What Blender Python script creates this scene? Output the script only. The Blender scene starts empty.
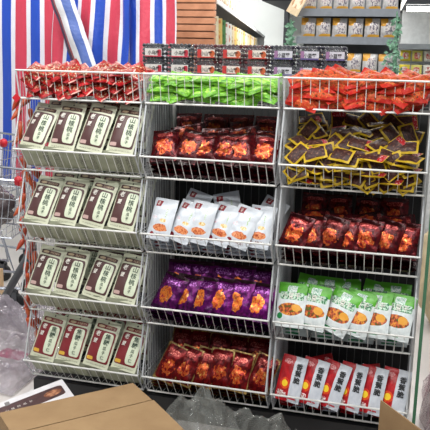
import bpy, math, random
from mathutils import Vector, Matrix, noise as mnoise
R = random.Random(7)
C = bpy.context.scene.collection
rad = math.radians
# ------------------------------------------------------------------ camera, world, lights, exposure
FLEN, CAM, YAW, PITCH, ROLL = 726.83, Vector((0.7679, -2.7913, 1.5607)), -0.2590, -0.2099, 0.023
fw = Vector((math.sin(YAW)*math.cos(PITCH), math.cos(YAW)*math.cos(PITCH), math.sin(PITCH)))
r0 = Vector((math.cos(YAW), -math.sin(YAW), 0)); u0 = r0.cross(fw)
cr = r0*math.cos(ROLL) + u0*math.sin(ROLL); cu = -r0*math.sin(ROLL) + u0*math.cos(ROLL)
cam = bpy.data.cameras.new('camera'); co = bpy.data.objects.new('camera', cam); C.objects.link(co)
m = Matrix.Identity(4)
for i in range(3):
    m[i][0] = cr[i]; m[i][1] = cu[i]; m[i][2] = -fw[i]; m[i][3] = CAM[i]
co.matrix_world = m
cam.sensor_width = 36; cam.lens = 36*FLEN/430; cam.clip_start = .05
bpy.context.scene.camera = co
w = bpy.data.worlds.new('world'); bpy.context.scene.world = w; w.use_nodes = True
w.node_tree.nodes['Background'].inputs[0].default_value = (.92, .97, 1, 1)
w.node_tree.nodes['Background'].inputs[1].default_value = .26
def area(name, loc, sx, sy, power, rot=(0, 0, 0), col=(1, .985, .95)):
    l = bpy.data.lights.new(name, 'AREA'); l.shape = 'RECTANGLE'; l.size = sx; l.size_y = sy; l.energy = power; l.color = col
    o = bpy.data.objects.new(name, l); C.objects.link(o); o.location = loc; o.rotation_euler = rot
area('ceiling_lamp', (-.4, -.95, 2.9), 3.2, .25, 72)
area('ceiling_lamp', (.4, -2.3, 2.95), 4.0, .3, 66)
area('ceiling_lamp', (.6, 2.0, 3.1), 3.2, .4, 70)
area('ceiling_lamp', (-1.6, 1.2, 2.95), 1.8, .3, 40)
area('ceiling_lamp', (.4, 5.2, 3.2), 3.4, .4, 190)
area('ceiling_lamp', (.0, 9.4, 3.4), 4.0, .5, 1000)  # added out-of-view light to brighten the far wall
vs = bpy.context.scene.view_settings
vs.view_transform = 'Standard'; vs.look = 'None'; vs.exposure = 0.0; vs.gamma = 1.0; vs.use_curve_mapping = False

# ------------------------------------------------------------------ helpers
def px(x, y, Y):          # the place at depth Y that stands behind a point of the photograph
    d = fw + cr*((x-215)/FLEN) + cu*((215-y)/FLEN)
    return CAM + d*((Y-CAM.y)/d.y)
def pz(x, y, Z):
    d = fw + cr*((x-215)/FLEN) + cu*((215-y)/FLEN)
    return CAM + d*((Z-CAM.z)/d.z)
def lin(c):
    return tuple((v/255/12.92 if v/255 <= .04045 else ((v/255+.055)/1.055)**2.4) for v in c) + (1,)
class MB:
    def __init__(s): s.v = []; s.f = []; s.mi = []; s.uv = []
    def face(s, idx, mi=0, uv=None): s.f.append(tuple(idx)); s.mi.append(mi); s.uv.append(uv or [(3, 3)]*len(idx))
    def box(s, a, b, mi=0, M=None):
        n = len(s.v)
        for z in (a[2], b[2]):
            for x, y in ((a[0], a[1]), (b[0], a[1]), (b[0], b[1]), (a[0], b[1])):
                p = Vector((x, y, z)); s.v.append(M @ p if M else p)
        q = [(0, 0), (1, 0), (1, 1), (0, 1)]
        for k, f in enumerate(((3, 2, 1, 0), (4, 5, 6, 7), (0, 1, 5, 4), (1, 2, 6, 5), (2, 3, 7, 6), (3, 0, 4, 7))):
            s.face([n+i for i in f], mi, q)
        return s
    def tube(s, pts, r, k=5, mi=0, closed=False, radii=None):
        pts = [Vector(p) for p in pts]; n0 = len(s.v); N = len(pts)
        for i, p in enumerate(pts):
            a = pts[(i-1) % N] if (i or closed) else pts[0]; b = pts[(i+1) % N] if (i < N-1 or closed) else pts[-1]
            t = (b-a).normalized() if (b-a).length else Vector((0, 0, 1))
            h = Vector((0, 0, 1)) if abs(t.z) < .9 else Vector((1, 0, 0))
            x = t.cross(h).normalized(); y = t.cross(x)
            rr = radii[i] if radii else r
            for j in range(k):
                an = 2*math.pi*j/k; s.v.append(p + x*(rr*math.cos(an)) + y*(rr*math.sin(an)))
        for i in range(N if closed else N-1):
            for j in range(k):
                a = n0+i*k; b = n0+((i+1) % N)*k; s.face((a+j, a+(j+1) % k, b+(j+1) % k, b+j), mi)
        if not closed:
            s.face([n0+j for j in range(k)][::-1], mi); s.face([n0+(N-1)*k+j for j in range(k)], mi)
        return s
    def grid(s, fn, nx, ny, mi=0, uvo=(0, 0), flip=False):
        n = len(s.v)
        for j in range(ny+1):
            for i in range(nx+1): s.v.append(Vector(fn(i/nx, j/ny)))
        for j in range(ny):
            for i in range(nx):
                a = n+j*(nx+1)+i; idx = [a, a+1, a+nx+2, a+nx+1]
                uv = [((i+p)/nx+uvo[0], (j+q)/ny+uvo[1]) for p, q in ((0, 0), (1, 0), (1, 1), (0, 1))]
                if flip: idx.reverse(); uv.reverse()
                s.face(idx, mi, uv)
        return s
    def lathe(s, prof, k=16, c=(0, 0, 0), axis='z', mi=0):
        n = len(s.v); c = Vector(c)
        for r, h in prof:
            for j in range(k):
                a = 2*math.pi*j/k; x, y = r*math.cos(a), r*math.sin(a)
                s.v.append(c + (Vector((x, y, h)) if axis == 'z' else Vector((h, x, y)) if axis == 'x' else Vector((x, h, y))))
        for i in range(len(prof)-1):
            for j in range(k): s.face((n+i*k+j, n+i*k+(j+1) % k, n+(i+1)*k+(j+1) % k, n+(i+1)*k+j), mi)
        s.face([n+j for j in range(k)][::-1], mi); s.face([n+(len(prof)-1)*k+j for j in range(k)], mi)
        return s
    def mesh(s, name, mats, smooth=False):
        me = bpy.data.meshes.new(name); me.from_pydata(s.v, [], s.f)
        for mt in (mats if isinstance(mats, (list, tuple)) else [mats]): me.materials.append(mt)
        me.polygons.foreach_set('material_index', s.mi)
        ul = me.uv_layers.new(name='UVMap')
        flat = [c for u in s.uv for q in u for c in q]; ul.data.foreach_set('uv', flat)
        if smooth: me.polygons.foreach_set('use_smooth', [True]*len(me.polygons))
        me.update(); return me
def obj(name, me, parent=None):
    o = bpy.data.objects.new(name, me); C.objects.link(o)
    if parent: o.parent = parent
    return o
def build(name, mb, mats, parent=None, smooth=False): return obj(name, mb.mesh(name, mats, smooth), parent)
def tag(o, label, cat, group=None, kind=None):
    o['label'] = label; o['category'] = cat
    if group: o['group'] = group
    if kind: o['kind'] = kind
    return o
def thing(name, label, cat, loc=(0, 0, 0), group=None, rz=0):
    o = bpy.data.objects.new(name, None); C.objects.link(o); o.location = loc; o.rotation_euler = (0, 0, rz); o.empty_display_size = .05
    return tag(o, label, cat, group)
def struct(name, mb, mats, smooth=False):
    o = build(name, mb, mats, None, smooth); o['kind'] = 'structure'; return o
def fbm(p, s, seed): return mnoise.noise(Vector((p[0]*s+seed*3.7, p[1]*s-seed*1.3, (p[2] if len(p) > 2 else 0)*s+seed*9.1)))

# ------------------------------------------------------------------ materials
def newmat(name):
    mt = bpy.data.materials.new(name); mt.use_nodes = True; nt = mt.node_tree
    return mt, nt, nt.nodes['Principled BSDF']
class G:                              # tiny node writer
    def __init__(s, nt): s.nt = nt
    def n(s, t, **k):
        x = s.nt.nodes.new(t)
        for a, b in k.items(): setattr(x, a, b)
        return x
    def put(s, sock, v):
        if hasattr(v, 'is_output') or hasattr(v, 'links'): s.nt.links.new(v, sock)
        else: sock.default_value = v
    def m(s, op, a, b=0.0):
        x = s.n('ShaderNodeMath', operation=op); s.put(x.inputs[0], a); s.put(x.inputs[1], b); return x.outputs[0]
    def mix(s, f, a, b):
        x = s.n('ShaderNodeMix', data_type='RGBA'); s.put(x.inputs[0], f); s.put(x.inputs[6], a); s.put(x.inputs[7], b); return x.outputs[2]
    def noise(s, vec, scale, det=3):
        x = s.n('ShaderNodeTexNoise'); s.put(x.inputs['Vector'], vec); x.inputs['Scale'].default_value = scale; x.inputs['Detail'].default_value = det; return x.outputs[0]
    def ramp(s, f, stops):
        x = s.n('ShaderNodeValToRGB'); e = x.color_ramp.elements
        while len(e) < len(stops): e.new(.5)
        for k, (p, c) in enumerate(stops): e[k].position = p; e[k].color = lin(c)
        s.put(x.inputs[0], f); return x.outputs[0]
def plain(name, c, rough=.5, metal=0, c2=None, ns=20, bump=0, bs=60, spec=.5):
    mt, nt, b = newmat(name); g = G(nt); tc = g.n('ShaderNodeTexCoord').outputs['Object']
    f = g.noise(tc, ns); c2 = c2 or tuple(min(255, v*.93) for v in c)
    nt.links.new(g.ramp(f, [(.35, c), (.65, c2)]), b.inputs['Base Color'])
    b.inputs['Roughness'].default_value = rough; b.inputs['Metallic'].default_value = metal; b.inputs['Specular IOR Level'].default_value = spec
    if bump:
        bp = g.n('ShaderNodeBump'); bp.inputs['Strength'].default_value = bump; bp.inputs['Distance'].default_value = .01
        nt.links.new(g.noise(tc, bs), bp.inputs['Height']); nt.links.new(bp.outputs[0], b.inputs['Normal'])
    return mt
def printed(name, base, layers, rough=.35, metal=0, bump=.25, bs=40, base2=None, spec=.5, rnd=0, coat=0, bscale=9):
    """printed film; layers = (kind-exponent, cu, cv, ru, rv, colour or ramp stops, wobble) painted in UV order"""
    mt, nt, b = newmat(name); g = G(nt); uv = g.n('ShaderNodeUVMap').outputs[0]
    sp = g.n('ShaderNodeSeparateXYZ'); nt.links.new(uv, sp.inputs[0]); U, V = sp.outputs[0], sp.outputs[1]
    oi = g.n('ShaderNodeObjectInfo').outputs['Random']
    cx = g.n('ShaderNodeCombineXYZ'); nt.links.new(g.m('MULTIPLY', oi, 37.0), cx.inputs[2])
    va = g.n('ShaderNodeVectorMath', operation='ADD'); nt.links.new(uv, va.inputs[0]); nt.links.new(cx.outputs[0], va.inputs[1]); vec = va.outputs[0]
    wob = g.noise(vec, 7, 4)
    col = g.ramp(g.noise(vec, bscale, 4), [(.35, base), (.65, base2 or tuple(v*.94 for v in base))])
    for L in layers:
        p, cu_, cv_, ru, rv, c = L[:6]; wb = L[6] if len(L) > 6 else 0
        du = g.m('POWER', g.m('DIVIDE', g.m('ABSOLUTE', g.m('SUBTRACT', U, cu_)), ru), p)
        dv = g.m('POWER', g.m('DIVIDE', g.m('ABSOLUTE', g.m('SUBTRACT', V, cv_)), rv), p)
        d = g.m('ADD', du, dv)
        if wb: d = g.m('ADD', d, g.m('MULTIPLY', g.m('SUBTRACT', wob, .5), wb))
        f = g.m('LESS_THAN', d, 1.0)
        if isinstance(c, list): c = g.ramp(g.noise(vec, L[7] if len(L) > 7 else 14, 3), c)
        else: c = lin(c)
        col = g.mix(f, col, c)
    if rnd:
        hs = g.n('ShaderNodeHueSaturation'); nt.links.new(col, hs.inputs['Color'])
        nt.links.new(g.m('ADD', g.m('MULTIPLY', oi, rnd), 1-rnd*.5), hs.inputs['Value']); col = hs.outputs[0]
    nt.links.new(col, b.inputs['Base Color'])
    b.inputs['Roughness'].default_value = rough; b.inputs['Metallic'].default_value = metal; b.inputs['Specular IOR Level'].default_value = spec
    b.inputs['Coat Weight'].default_value = coat; b.inputs['Coat Roughness'].default_value = .12
    if bump:
        bp = g.n('ShaderNodeBump'); bp.inputs['Strength'].default_value = bump; bp.inputs['Distance'].default_value = .01
        nt.links.new(g.noise(vec, bs/8, 5), bp.inputs['Height']); nt.links.new(bp.outputs[0], b.inputs['Normal'])
    return mt
def film(name, tint, opac, rough=.12, ns=14, bump=.5):
    mt, nt, b = newmat(name); g = G(nt); tc = g.n('ShaderNodeTexCoord').outputs['Object']
    b.inputs['Base Color'].default_value = lin(tint); b.inputs['Roughness'].default_value = rough; b.inputs['Specular IOR Level'].default_value = .9
    bp = g.n('ShaderNodeBump'); bp.inputs['Strength'].default_value = bump; bp.inputs['Distance'].default_value = .02
    nt.links.new(g.noise(tc, ns, 5), bp.inputs['Height']); nt.links.new(bp.outputs[0], b.inputs['Normal'])
    tr = g.n('ShaderNodeBsdfTransparent'); mx = g.n('ShaderNodeMixShader')
    f = g.m('MULTIPLY', g.m('ADD', g.noise(tc, ns*.6, 4), .0), opac*2)
    nt.links.new(f, mx.inputs[0]); nt.links.new(tr.outputs[0], mx.inputs[1]); nt.links.new(b.outputs[0], mx.inputs[2])
    nt.links.new(mx.outputs[0], nt.nodes['Material Output'].inputs['Surface']); return mt
def emit(name, c, st):
    mt, nt, b = newmat(name); b.inputs['Emission Color'].default_value = lin(c); b.inputs['Emission Strength'].default_value = st
    b.inputs['Base Color'].default_value = lin(c); return mt
wire = plain('white_wire', (222, 222, 218), .35, 0, (205, 206, 204), 30)
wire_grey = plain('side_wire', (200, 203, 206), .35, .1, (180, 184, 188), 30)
wire_shaded = plain('shaded_back_wire', (120, 122, 124), .45)  # same wire toned darker, standing in for shade at the basket backs
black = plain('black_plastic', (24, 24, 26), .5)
chrome = plain('chrome_wire', (190, 195, 205), .25, .7)
redplastic = plain('red_plastic', (196, 30, 45), .4)
greyrubber = plain('grey_rubber', (92, 94, 98), .6)
kraft = plain('kraft_cardboard', (158, 130, 96), .8, 0, (148, 120, 88), 8, .1, 90, .2)
kraft_edge = plain('cardboard_edge', (128, 102, 70), .9, 0, (110, 86, 58), 60)
white_paint = plain('white_paint', (228, 230, 230), .6)
ink_white = plain('white_ink', (238, 234, 226), .5)
ink_green = plain('dark_green_ink', (34, 62, 44), .5)
ink_black = plain('black_ink', (26, 26, 30), .5)
ink_red = plain('red_ink', (170, 24, 36), .5)
ink_brightgreen = plain('bright_green_ink', (28, 130, 70), .5)

# ------------------------------------------------------------------ the setting
struct('floor', MB().box((-4.5, -4.2, -.05), (4, 11.8, 0)), plain('floor_tile', (206, 200, 196), .35, 0, (196, 190, 188), 3))
wallm = plain('white_wall', (228, 232, 231), .8, 0, (225, 229, 228), 2)
struct('wall_back', MB().box((-4.5, 11.6, 0), (4, 11.7, 3.6)), wallm)
struct('wall_left', MB().box((-4.5, -4.2, 0), (-4.4, 11.6, 3.6)), wallm)
p = px(287, 9, 10.8)
struct('trim_1', MB().box((p.x-.1, 9.0, p.z), (3.2, 11.59, p.z+.6)), plain('dark_beam', (44, 46, 54), .6))
p = px(286, 20, 11.5)
struct('trim_2', MB().box((p.x-.04, 11.5, 0), (p.x+.05, 11.59, p.z+.2)), plain('dark_post', (58, 60, 66), .6))

# ------------------------------------------------------------------ the rack
W, GAP, H, D = .55, .0156, .3207, .34
def YO(r): return .0096*(r-1)       # lower tiers sit slightly further back
B = {1: 1.0800+.3053, 2: 1.0800, 3: 1.0800-H, 4: 1.0800-2*H, 5: 1.0800-3*H}
CX = [-(W+GAP), 0, W+GAP]
RW, RR = .0015, .0042
fr = thing('display_rack', 'tall white metal rack frame carrying all the wire baskets', 'rack', (0, D+.042, 0))
mb = MB()
xs = [-1.5*W-GAP-.012, -.5*W-GAP/2, .5*W+GAP/2, 1.5*W+GAP+.012]
for x in xs:
    o = MB().box((x-.0065, .004, 0), (x+.0065, .03, 1.475)); build('post', o, wire, fr)
    build('foot', MB().box((x-.0065, -D-.01, 0), (x+.0065, .004, .03)), wire, fr)
    if x in (xs[0], xs[3]): pass
build('back_panel', MB().box((xs[0], .030, .06), (xs[3], .036, 1.47)), plain('added_shade_panel', (46, 47, 48), .8), fr)  # added dark sheet: darkens the basket interiors and blocks light from behind
build('top_shelf', MB().box((xs[0], .036, 1.472), (xs[3], .34, 1.486)), wire, fr)
for x in (xs[0]+.01, xs[3]-.01): build('post', MB().box((x-.01, .31, 0), (x+.01, .335, 1.472)), wire, fr)
build('plinth_shade', MB().box((xs[0]+.02, -D-.012, 0), (xs[3]-.02, -.012, .098)), black, fr)  # black base, run forward under the baskets to stand in for shade

def basket(c, r, label):
    top = r == 1
    h, d = (.1168, .0254) if top else (.0965, .0731)
    sh = h if top else H - .012
    t = thing('wire_basket', label, 'basket', (CX[c], YO(r), B[r]), 'wire baskets of the display rack')
    a, b_ = -W/2, W/2
    f = MB(); f.tube([(a, -d, h), (b_, -d, h)], RR, 6); f.tube([(a, 0, 0), (b_, 0, 0)], RR, 6)
    n = 16
    for i in range(1, n): x = a + W*i/n; f.tube([(x, .001, -.002), (x, -d+.002, h)], RW, 4)
    build('front_panel', f, wire, t)
    f = MB()
    for i in range(0, n+1): x = a+.004 + (W-.008)*i/n; f.tube([(x, .004, .001), (x, D-.004, .001)], RW, 4)
    for y in (.11, .22): f.tube([(a, y, -.003), (b_, y, -.003)], RW*1.3, 4)
    build('bottom_panel', f, wire, t)
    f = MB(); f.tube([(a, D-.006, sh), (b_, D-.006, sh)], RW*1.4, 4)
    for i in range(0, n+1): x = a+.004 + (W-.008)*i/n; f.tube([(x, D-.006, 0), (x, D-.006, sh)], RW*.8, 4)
    build('back_panel', f, wire_shaded, t)
    for x in (a+.003, b_-.003):
        f = MB()
        pts = [(x, 0, 0), (x, -d, h)] + ([] if top else [(x, 0, sh)])
        f.tube(pts, RR*.85, 6)
        f.tube([(x, pts[-1][1], sh), (x, D-.004, sh)], RW*1.5, 4); f.tube([(x, 0, .0), (x, D-.004, .0)], RW*1.5, 4)
        k = 15
        for i in range(0, k):
            y = .006+(D-.02)*i/(k-1); f.tube([(x, y, 0), (x, y, sh)], RW, 4)
        if not top:
            f.tube([(x, -.035, .05), (x, -.035, h+.5*(sh-h))], RW, 4)
            f.tube([(x, -d, h), (x, D-.004, h)], RW*1.2, 4)
        build('side_panel', f, wire_grey, t)
    return t
DESC = {(0, 1): 'top left white wire basket heaped with small red packets', (1, 1): 'top middle white wire basket heaped with green packets', (2, 1): 'top right white wire basket heaped with orange-red net bags',
        (0, 2): 'white wire basket of brown panel pouches, directly under the small red packets', (1, 2): 'white wire basket of shiny dark red pouches right under the green packets', (2, 2): 'white wire basket full of tumbled yellow-edged brown packets',
        (0, 3): 'white wire basket of brown panel pouches, third level of left column', (1, 3): 'white wire basket of white pouches with dark red square mark', (2, 3): 'white wire basket of shiny dark red pouches above the green and white pouches',
        (0, 4): 'white wire basket of brown panel pouches right above the red panel pouches', (1, 4): 'white wire basket filled with shiny purple pouches', (2, 4): 'white wire basket filled with green and white pouches',
        (0, 5): 'bottom left white wire basket of pouches with red panels', (1, 5): 'bottom middle white wire basket of gold-edged dark red pouches', (2, 5): 'bottom right white wire basket of red and white pouches'}
for (c, r), l in DESC.items(): basket(c, r, l)

# ------------------------------------------------------------------ pouches
class Pouch:
    """puffed film pouch standing on z=0, front towards -y"""
    def __init__(s, kind, w, h, t, mat, nx=12, ny=16, crinkle=.0015, seal=.07, variants=2, decals=(), side_seal=.04, cs=30):
        s.w, s.h, s.t, s.kind = w, h, t, kind; s.var = []
        for k in range(variants):
            seed = R.random()*50
            def F(x, z, seed=seed):
                u = x/w+.5; v = z/h
                a = max(0, min(1, (v-seal)/(1-2*seal))); b = max(0, min(1, (u-side_seal)/(1-2*side_seal)))
                pu = (max(0, 1-abs(2*b-1)**2.2))**.6 * (max(0, 1-abs(2*a-1)**3.0))**.7
                return .0009 + t/2*pu
            def cr(u, v, sg, seed=seed):
                e = min(1, min(u, 1-u, v, 1-v)*8)
                return e*crinkle*(fbm((u*w, v*h, sg), cs, seed)*1.4 + abs(fbm((u*w, v*h, sg), cs*2.3, seed+3))*1.2)
            def fr_(u, v):
                x = (u-.5)*w; z = v*h; p = F(x, z)
                x *= 1-.05*(1-abs(2*v-1)**2)*(t/w)
                return (x + .0012*fbm((v*h, u, 0), 40, seed), -p-cr(u, v, 0), z)
            def bk_(u, v):
                x = (u-.5)*w; z = v*h; p = F(x, z); e = min(u, 1-u, v, 1-v)
                if e < 1e-6: return fr_(u, v)
                x *= 1-.05*(1-abs(2*v-1)**2)*(t/w)
                return (x, p+cr(u, v, 4), z)
            mb = MB(); mb.grid(fr_, nx, ny); mb.grid(bk_, nx, ny, 0, (0, 3), True)
            s.var.append((mb.mesh(kind, mat, True), [(dn, dec(F, w, h), None) for dn, dec in decals]))
    def put(s, label, cat, loc, lean=25, tilt=0, yaw=0, group=None, name=None, k=None):
        me, dec = s.var[R.randrange(len(s.var)) if k is None else k]
        o = obj(name or s.kind, me); o.rotation_mode = 'YXZ'; o.location = loc; o.rotation_euler = (-rad(lean), rad(tilt), rad(yaw))
        tag(o, label, cat, group)
        for dn, dm, _ in dec: obj(dn, dm, o)
        return o
_gl = {}
def glyph(ch, bold):
    if (ch, bold) not in _gl:
        c = bpy.data.curves.new('t', 'FONT'); c.body = ch; c.size = 1; c.resolution_u = 2; c.offset = bold
        o = bpy.data.objects.new('t', c); C.objects.link(o)
        me = bpy.data.meshes.new_from_object(o.evaluated_get(bpy.context.evaluated_depsgraph_get()))
        vs_ = [v.co.copy() for v in me.vertices]; fs = [tuple(p.vertices) for p in me.polygons]
        bpy.data.objects.remove(o); bpy.data.meshes.remove(me)
        x0 = min(v.x for v in vs_); x1 = max(v.x for v in vs_); y0 = min(v.y for v in vs_); y1 = max(v.y for v in vs_)
        _gl[(ch, bold)] = ([Vector((v.x-(x0+x1)/2, v.y-(y0+y1)/2, 0)) for v in vs_], fs)
    return _gl[(ch, bold)]
def lettering(mat, items, eps=.0022, name='lettering'):
    """items = (char, u, v, size as share of width, bold[, shear])"""
    def dec(F, w, h):
        mb = MB()
        for it in items:
            ch, u, v, sz, bold = it[:5]; sh = it[5] if len(it) > 5 else 0
            gv, gf = glyph(ch, bold); n = len(mb.v)
            for q in gv:
                x = (u-.5)*w + (q.x+sh*q.y)*sz*w; z = v*h + q.y*sz*w
                mb.v.append(Vector((x, -F(x, z)-eps, z)))
            for f in gf: mb.face([n+i for i in f])
        return mb.mesh(name, mat)
    return dec

CREAM = (198, 200, 176)
def pecan_mat(name, panel, badge):
    return printed(name, CREAM, [
        (8, .5, .855, .40, .045, panel), (2, .30, .855, .13, .028, (178, 160, 132)), (6, .66, .855, .18, .026, [(.4, panel), (.6, (170, 150, 128))], 0, 40),
        (2, .5, .95, .03, .018, (40, 36, 34)),
        (14, .5, .44, .44, .335, panel), (9, .5, .44, .415, .315, tuple(v*1.06+3 for v in panel)),
        (6, .69, .44, .20, .30, (206, 214, 190)), (5, .215, .165, .13, .035, badge, .3),
        (10, .5, .055, .40, .012, [(.45, CREAM), (.6, (120, 120, 104))], 0, 60), (40, .5, 3.5, .6, .6, (152, 156, 134)), (8, .3, 3.6, .2, .1, (150, 154, 130)), (8, .5, 3.42, .38, .06, [(.45, (152, 156, 134)), (.55, (86, 88, 76))], 0, 50), (8, .5, 3.2, .38, .07, [(.45, (152, 156, 134)), (.58, (100, 102, 88))], 0, 60)],  # grey-green back film, darkened to stand in for shade in the baskets
        .42, 0, .12, 30, (196, 199, 176))
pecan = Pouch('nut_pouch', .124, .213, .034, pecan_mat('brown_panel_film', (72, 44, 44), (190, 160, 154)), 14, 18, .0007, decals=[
    ('brand_lettering', lettering(ink_white, [('老', .28, .695, .20, .02, .12), ('望', .25, .54, .17, .02, .12)])),
    ('product_lettering', lettering(ink_green, [('山', .69, .68, .215, .012), ('核', .69, .55, .215, .010), ('桃', .69, .42, .215, .010), ('瓜', .69, .31, .12, .012), ('子', .69, .225, .12, .012)]))])
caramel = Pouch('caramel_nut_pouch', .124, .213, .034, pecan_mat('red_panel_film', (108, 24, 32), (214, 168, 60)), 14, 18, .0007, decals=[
    ('brand_lettering', lettering(ink_white, [('老', .28, .695, .20, .02, .12), ('望', .25, .54, .17, .02, .12)])),
    ('product_lettering', lettering(ink_green, [('焦', .69, .67, .215, .010), ('糖', .69, .545, .215, .010), ('瓜', .69, .42, .14, .012), ('子', .69, .325, .13, .012), ('仁', .69, .225, .14, .012)]))])
FOOD = [(.3, (84, 12, 14)), (.44, (136, 24, 20)), (.52, (198, 92, 34)), (.58, (140, 30, 20)), (.70, (226, 160, 80))]
PFOOD = [(.3, (120, 30, 60)), (.42, (196, 82, 34)), (.52, (226, 130, 50)), (.6, (150, 50, 40)), (.72, (238, 180, 100))]
shinyred = Pouch('shiny_snack_pouch', .112, .148, .034, printed('dark_red_foil', (92, 9, 17), [
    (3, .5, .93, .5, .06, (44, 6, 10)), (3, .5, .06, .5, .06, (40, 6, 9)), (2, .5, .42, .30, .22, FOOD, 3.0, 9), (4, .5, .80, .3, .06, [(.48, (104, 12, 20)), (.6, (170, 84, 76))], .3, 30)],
    .26, .45, .3, 45, (46, 4, 11), .35, .5, 0), 14, 16, .0055, variants=5, cs=30)
goldred = Pouch('gold_edged_pouch', .106, .172, .03, printed('gold_edged_red_foil', (160, 132, 78), [
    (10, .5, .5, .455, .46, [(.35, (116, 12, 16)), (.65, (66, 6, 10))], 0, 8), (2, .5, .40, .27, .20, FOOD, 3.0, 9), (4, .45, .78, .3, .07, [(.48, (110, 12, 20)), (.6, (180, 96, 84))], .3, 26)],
    .26, .45, .3, 45, (96, 70, 38), .35, .45, 0), 14, 16, .0045, variants=4, cs=36)
purple = Pouch('purple_snack_pouch', .12, .168, .034, printed('purple_foil', (104, 8, 100), [
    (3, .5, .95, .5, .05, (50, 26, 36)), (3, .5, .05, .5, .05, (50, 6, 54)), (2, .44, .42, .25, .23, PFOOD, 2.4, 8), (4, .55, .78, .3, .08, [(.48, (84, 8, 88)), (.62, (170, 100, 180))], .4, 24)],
    .25, .45, .3, 45, (52, 3, 54), .35, .45, 0), 14, 16, .0052, variants=4, cs=30)
whitep = Pouch('white_snack_pouch', .112, .178, .03, printed('white_film', (202, 208, 216), [
    (14, .24, .86, .13, .075, (128, 20, 36)), (2, .55, .28, .30, .085, [(.34, (150, 60, 30)), (.46, (206, 110, 60)), (.56, (226, 160, 110)), (.64, (170, 70, 40))], 1.4, 16), (2, .62, .46, .14, .045, [(.4, (196, 150, 60)), (.6, (236, 220, 180))], 1.0, 20), (2, .24, .12, .10, .055, (130, 24, 36), .4),
    (2, .68, .66, .035, .13, [(.4, (150, 180, 130)), (.6, (214, 218, 224))], .5, 30), (2, .22, .52, .12, .05, [(.5, (214, 218, 224)), (.62, (216, 170, 180))], .6, 24), (6, .62, .12, .2, .03, [(.46, (214, 218, 224)), (.56, (110, 60, 66))], 0, 40)],
    .3, 0, .3, 50, (196, 202, 210)), 14, 16, .0036, variants=4, decals=[('mark_lettering', lettering(ink_white, [('洽', .24, .875, .13, .0), ('香', .24, .835, .08, .0)], .003))])
greenp = Pouch('green_top_pouch', .124, .182, .03, printed('green_white_film', (222, 228, 228), [
    (12, .5, .98, .6, .24, (86, 170, 42), .15), (12, .5, .70, .42, .085, [(.45, (20, 110, 62)), (.55, (196, 226, 204))], .3, 22), (8, .5, .86, .17, .075, [(.45, (222, 232, 226)), (.6, (120, 180, 150))], 0, 30),
    (2, .5, .40, .42, .14, [(.35, (60, 110, 40)), (.42, (120, 50, 24)), (.52, (196, 92, 60)), (.62, (232, 160, 60)), (.72, (110, 40, 20))], .5, 12), (2, .72, .44, .15, .085, (226, 160, 60), .5), (2, .16, .24, .11, .07, (26, 130, 66), .3), (8, .42, .09, .24, .022, (26, 130, 76), .3)],
    .3, 0, .25, 50, (208, 216, 218)), 14, 16, .002, variants=3, decals=[('lettering', lettering(ink_white, [('小', .28, .70, .22, .012), ('豆', .5, .70, .22, .012), ('干', .72, .70, .22, .012)], .003))])
redwhite = Pouch('red_white_pouch', .112, .19, .026, printed('red_white_film', (208, 212, 220), [
    (14, .26, .5, .28, .5, [(.4, (186, 26, 34)), (.6, (158, 16, 28))], .05, 6), (2, .33, .38, .2, .125, [(.4, (226, 90, 30)), (.6, (200, 40, 30))], .4, 10), (2, .33, .38, .12, .075, (246, 206, 50), .4),
    (2, .27, .86, .17, .055, [(.45, (224, 160, 160)), (.6, (190, 40, 50))], 0, 30), (6, .25, .155, .2, .055, [(.46, (176, 22, 34)), (.54, (238, 220, 220))], .2, 22), (8, .68, .08, .16, .018, (190, 60, 70), .4)],
    .3, 0, .25, 50, (194, 200, 210)), 14, 16, .002, variants=3, decals=[
    ('product_lettering', lettering(ink_black, [('香', .76, .79, .24, .03), ('蕉', .76, .64, .24, .03), ('脆', .76, .49, .24, .03)], .003)),
    ('brand_lettering', lettering(ink_white, [('好', .2, .18, .17, .0), ('味', .34, .13, .17, .0)], .003))])

ORD = ['leftmost', 'second from left', 'third from left', 'fourth from left', 'fifth from left', 'sixth from left', 'seventh from left', 'eighth from left', 'ninth from left']
def ordl(i, n): return 'rightmost' if i == n-1 else ORD[i]
def flats(P, c, r, n, layers, where, what, cat='pouch', y0=.012, gap=.003):
    """pouches lying flat under the front row: only their edges show through the wires"""
    h0 = P.t*.62
    for L in range(layers):
        for i in range(n):
            x = CX[c] + (-.5+(i+.5)/n)*(W-.03) + R.uniform(-.003, .003)
            z = B[r] + .010 + h0*(L+.5)
            y = y0 - .07*min(1, (z-B[r])/.0985)*.8
            P.put('%s lying flat under the front row, %s' % (what, where), cat, (x, YO(r)+y+R.uniform(0, .008), z), 90, R.uniform(-4, 4), R.uniform(-3, 3), 'flat %ss stacked %s' % (what, where))
    return B[r] + .010 + h0*layers
def row(P, c, r, zb, n, y, lean, label, cat='pouch', tilts=None, yaw=0, span=W-.03, x0=0, dz=0, group=None, jit=.004, ypos=None):
    for i in range(n):
        x = CX[c] + x0 + (-.5+(i+.5)/n)*span + R.uniform(-jit, jit)
        yy = (ypos[i % len(ypos)] if ypos else 0)
        P.put(label.replace('#', ordl(i, n)), cat, (x, YO(r)+y+yy+R.uniform(-.003, .003), zb+dz+R.uniform(0, .004)), lean+R.uniform(-3, 3), (tilts[i] if tilts else R.uniform(-4, 4)), yaw+R.uniform(-3, 3), group)

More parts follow.
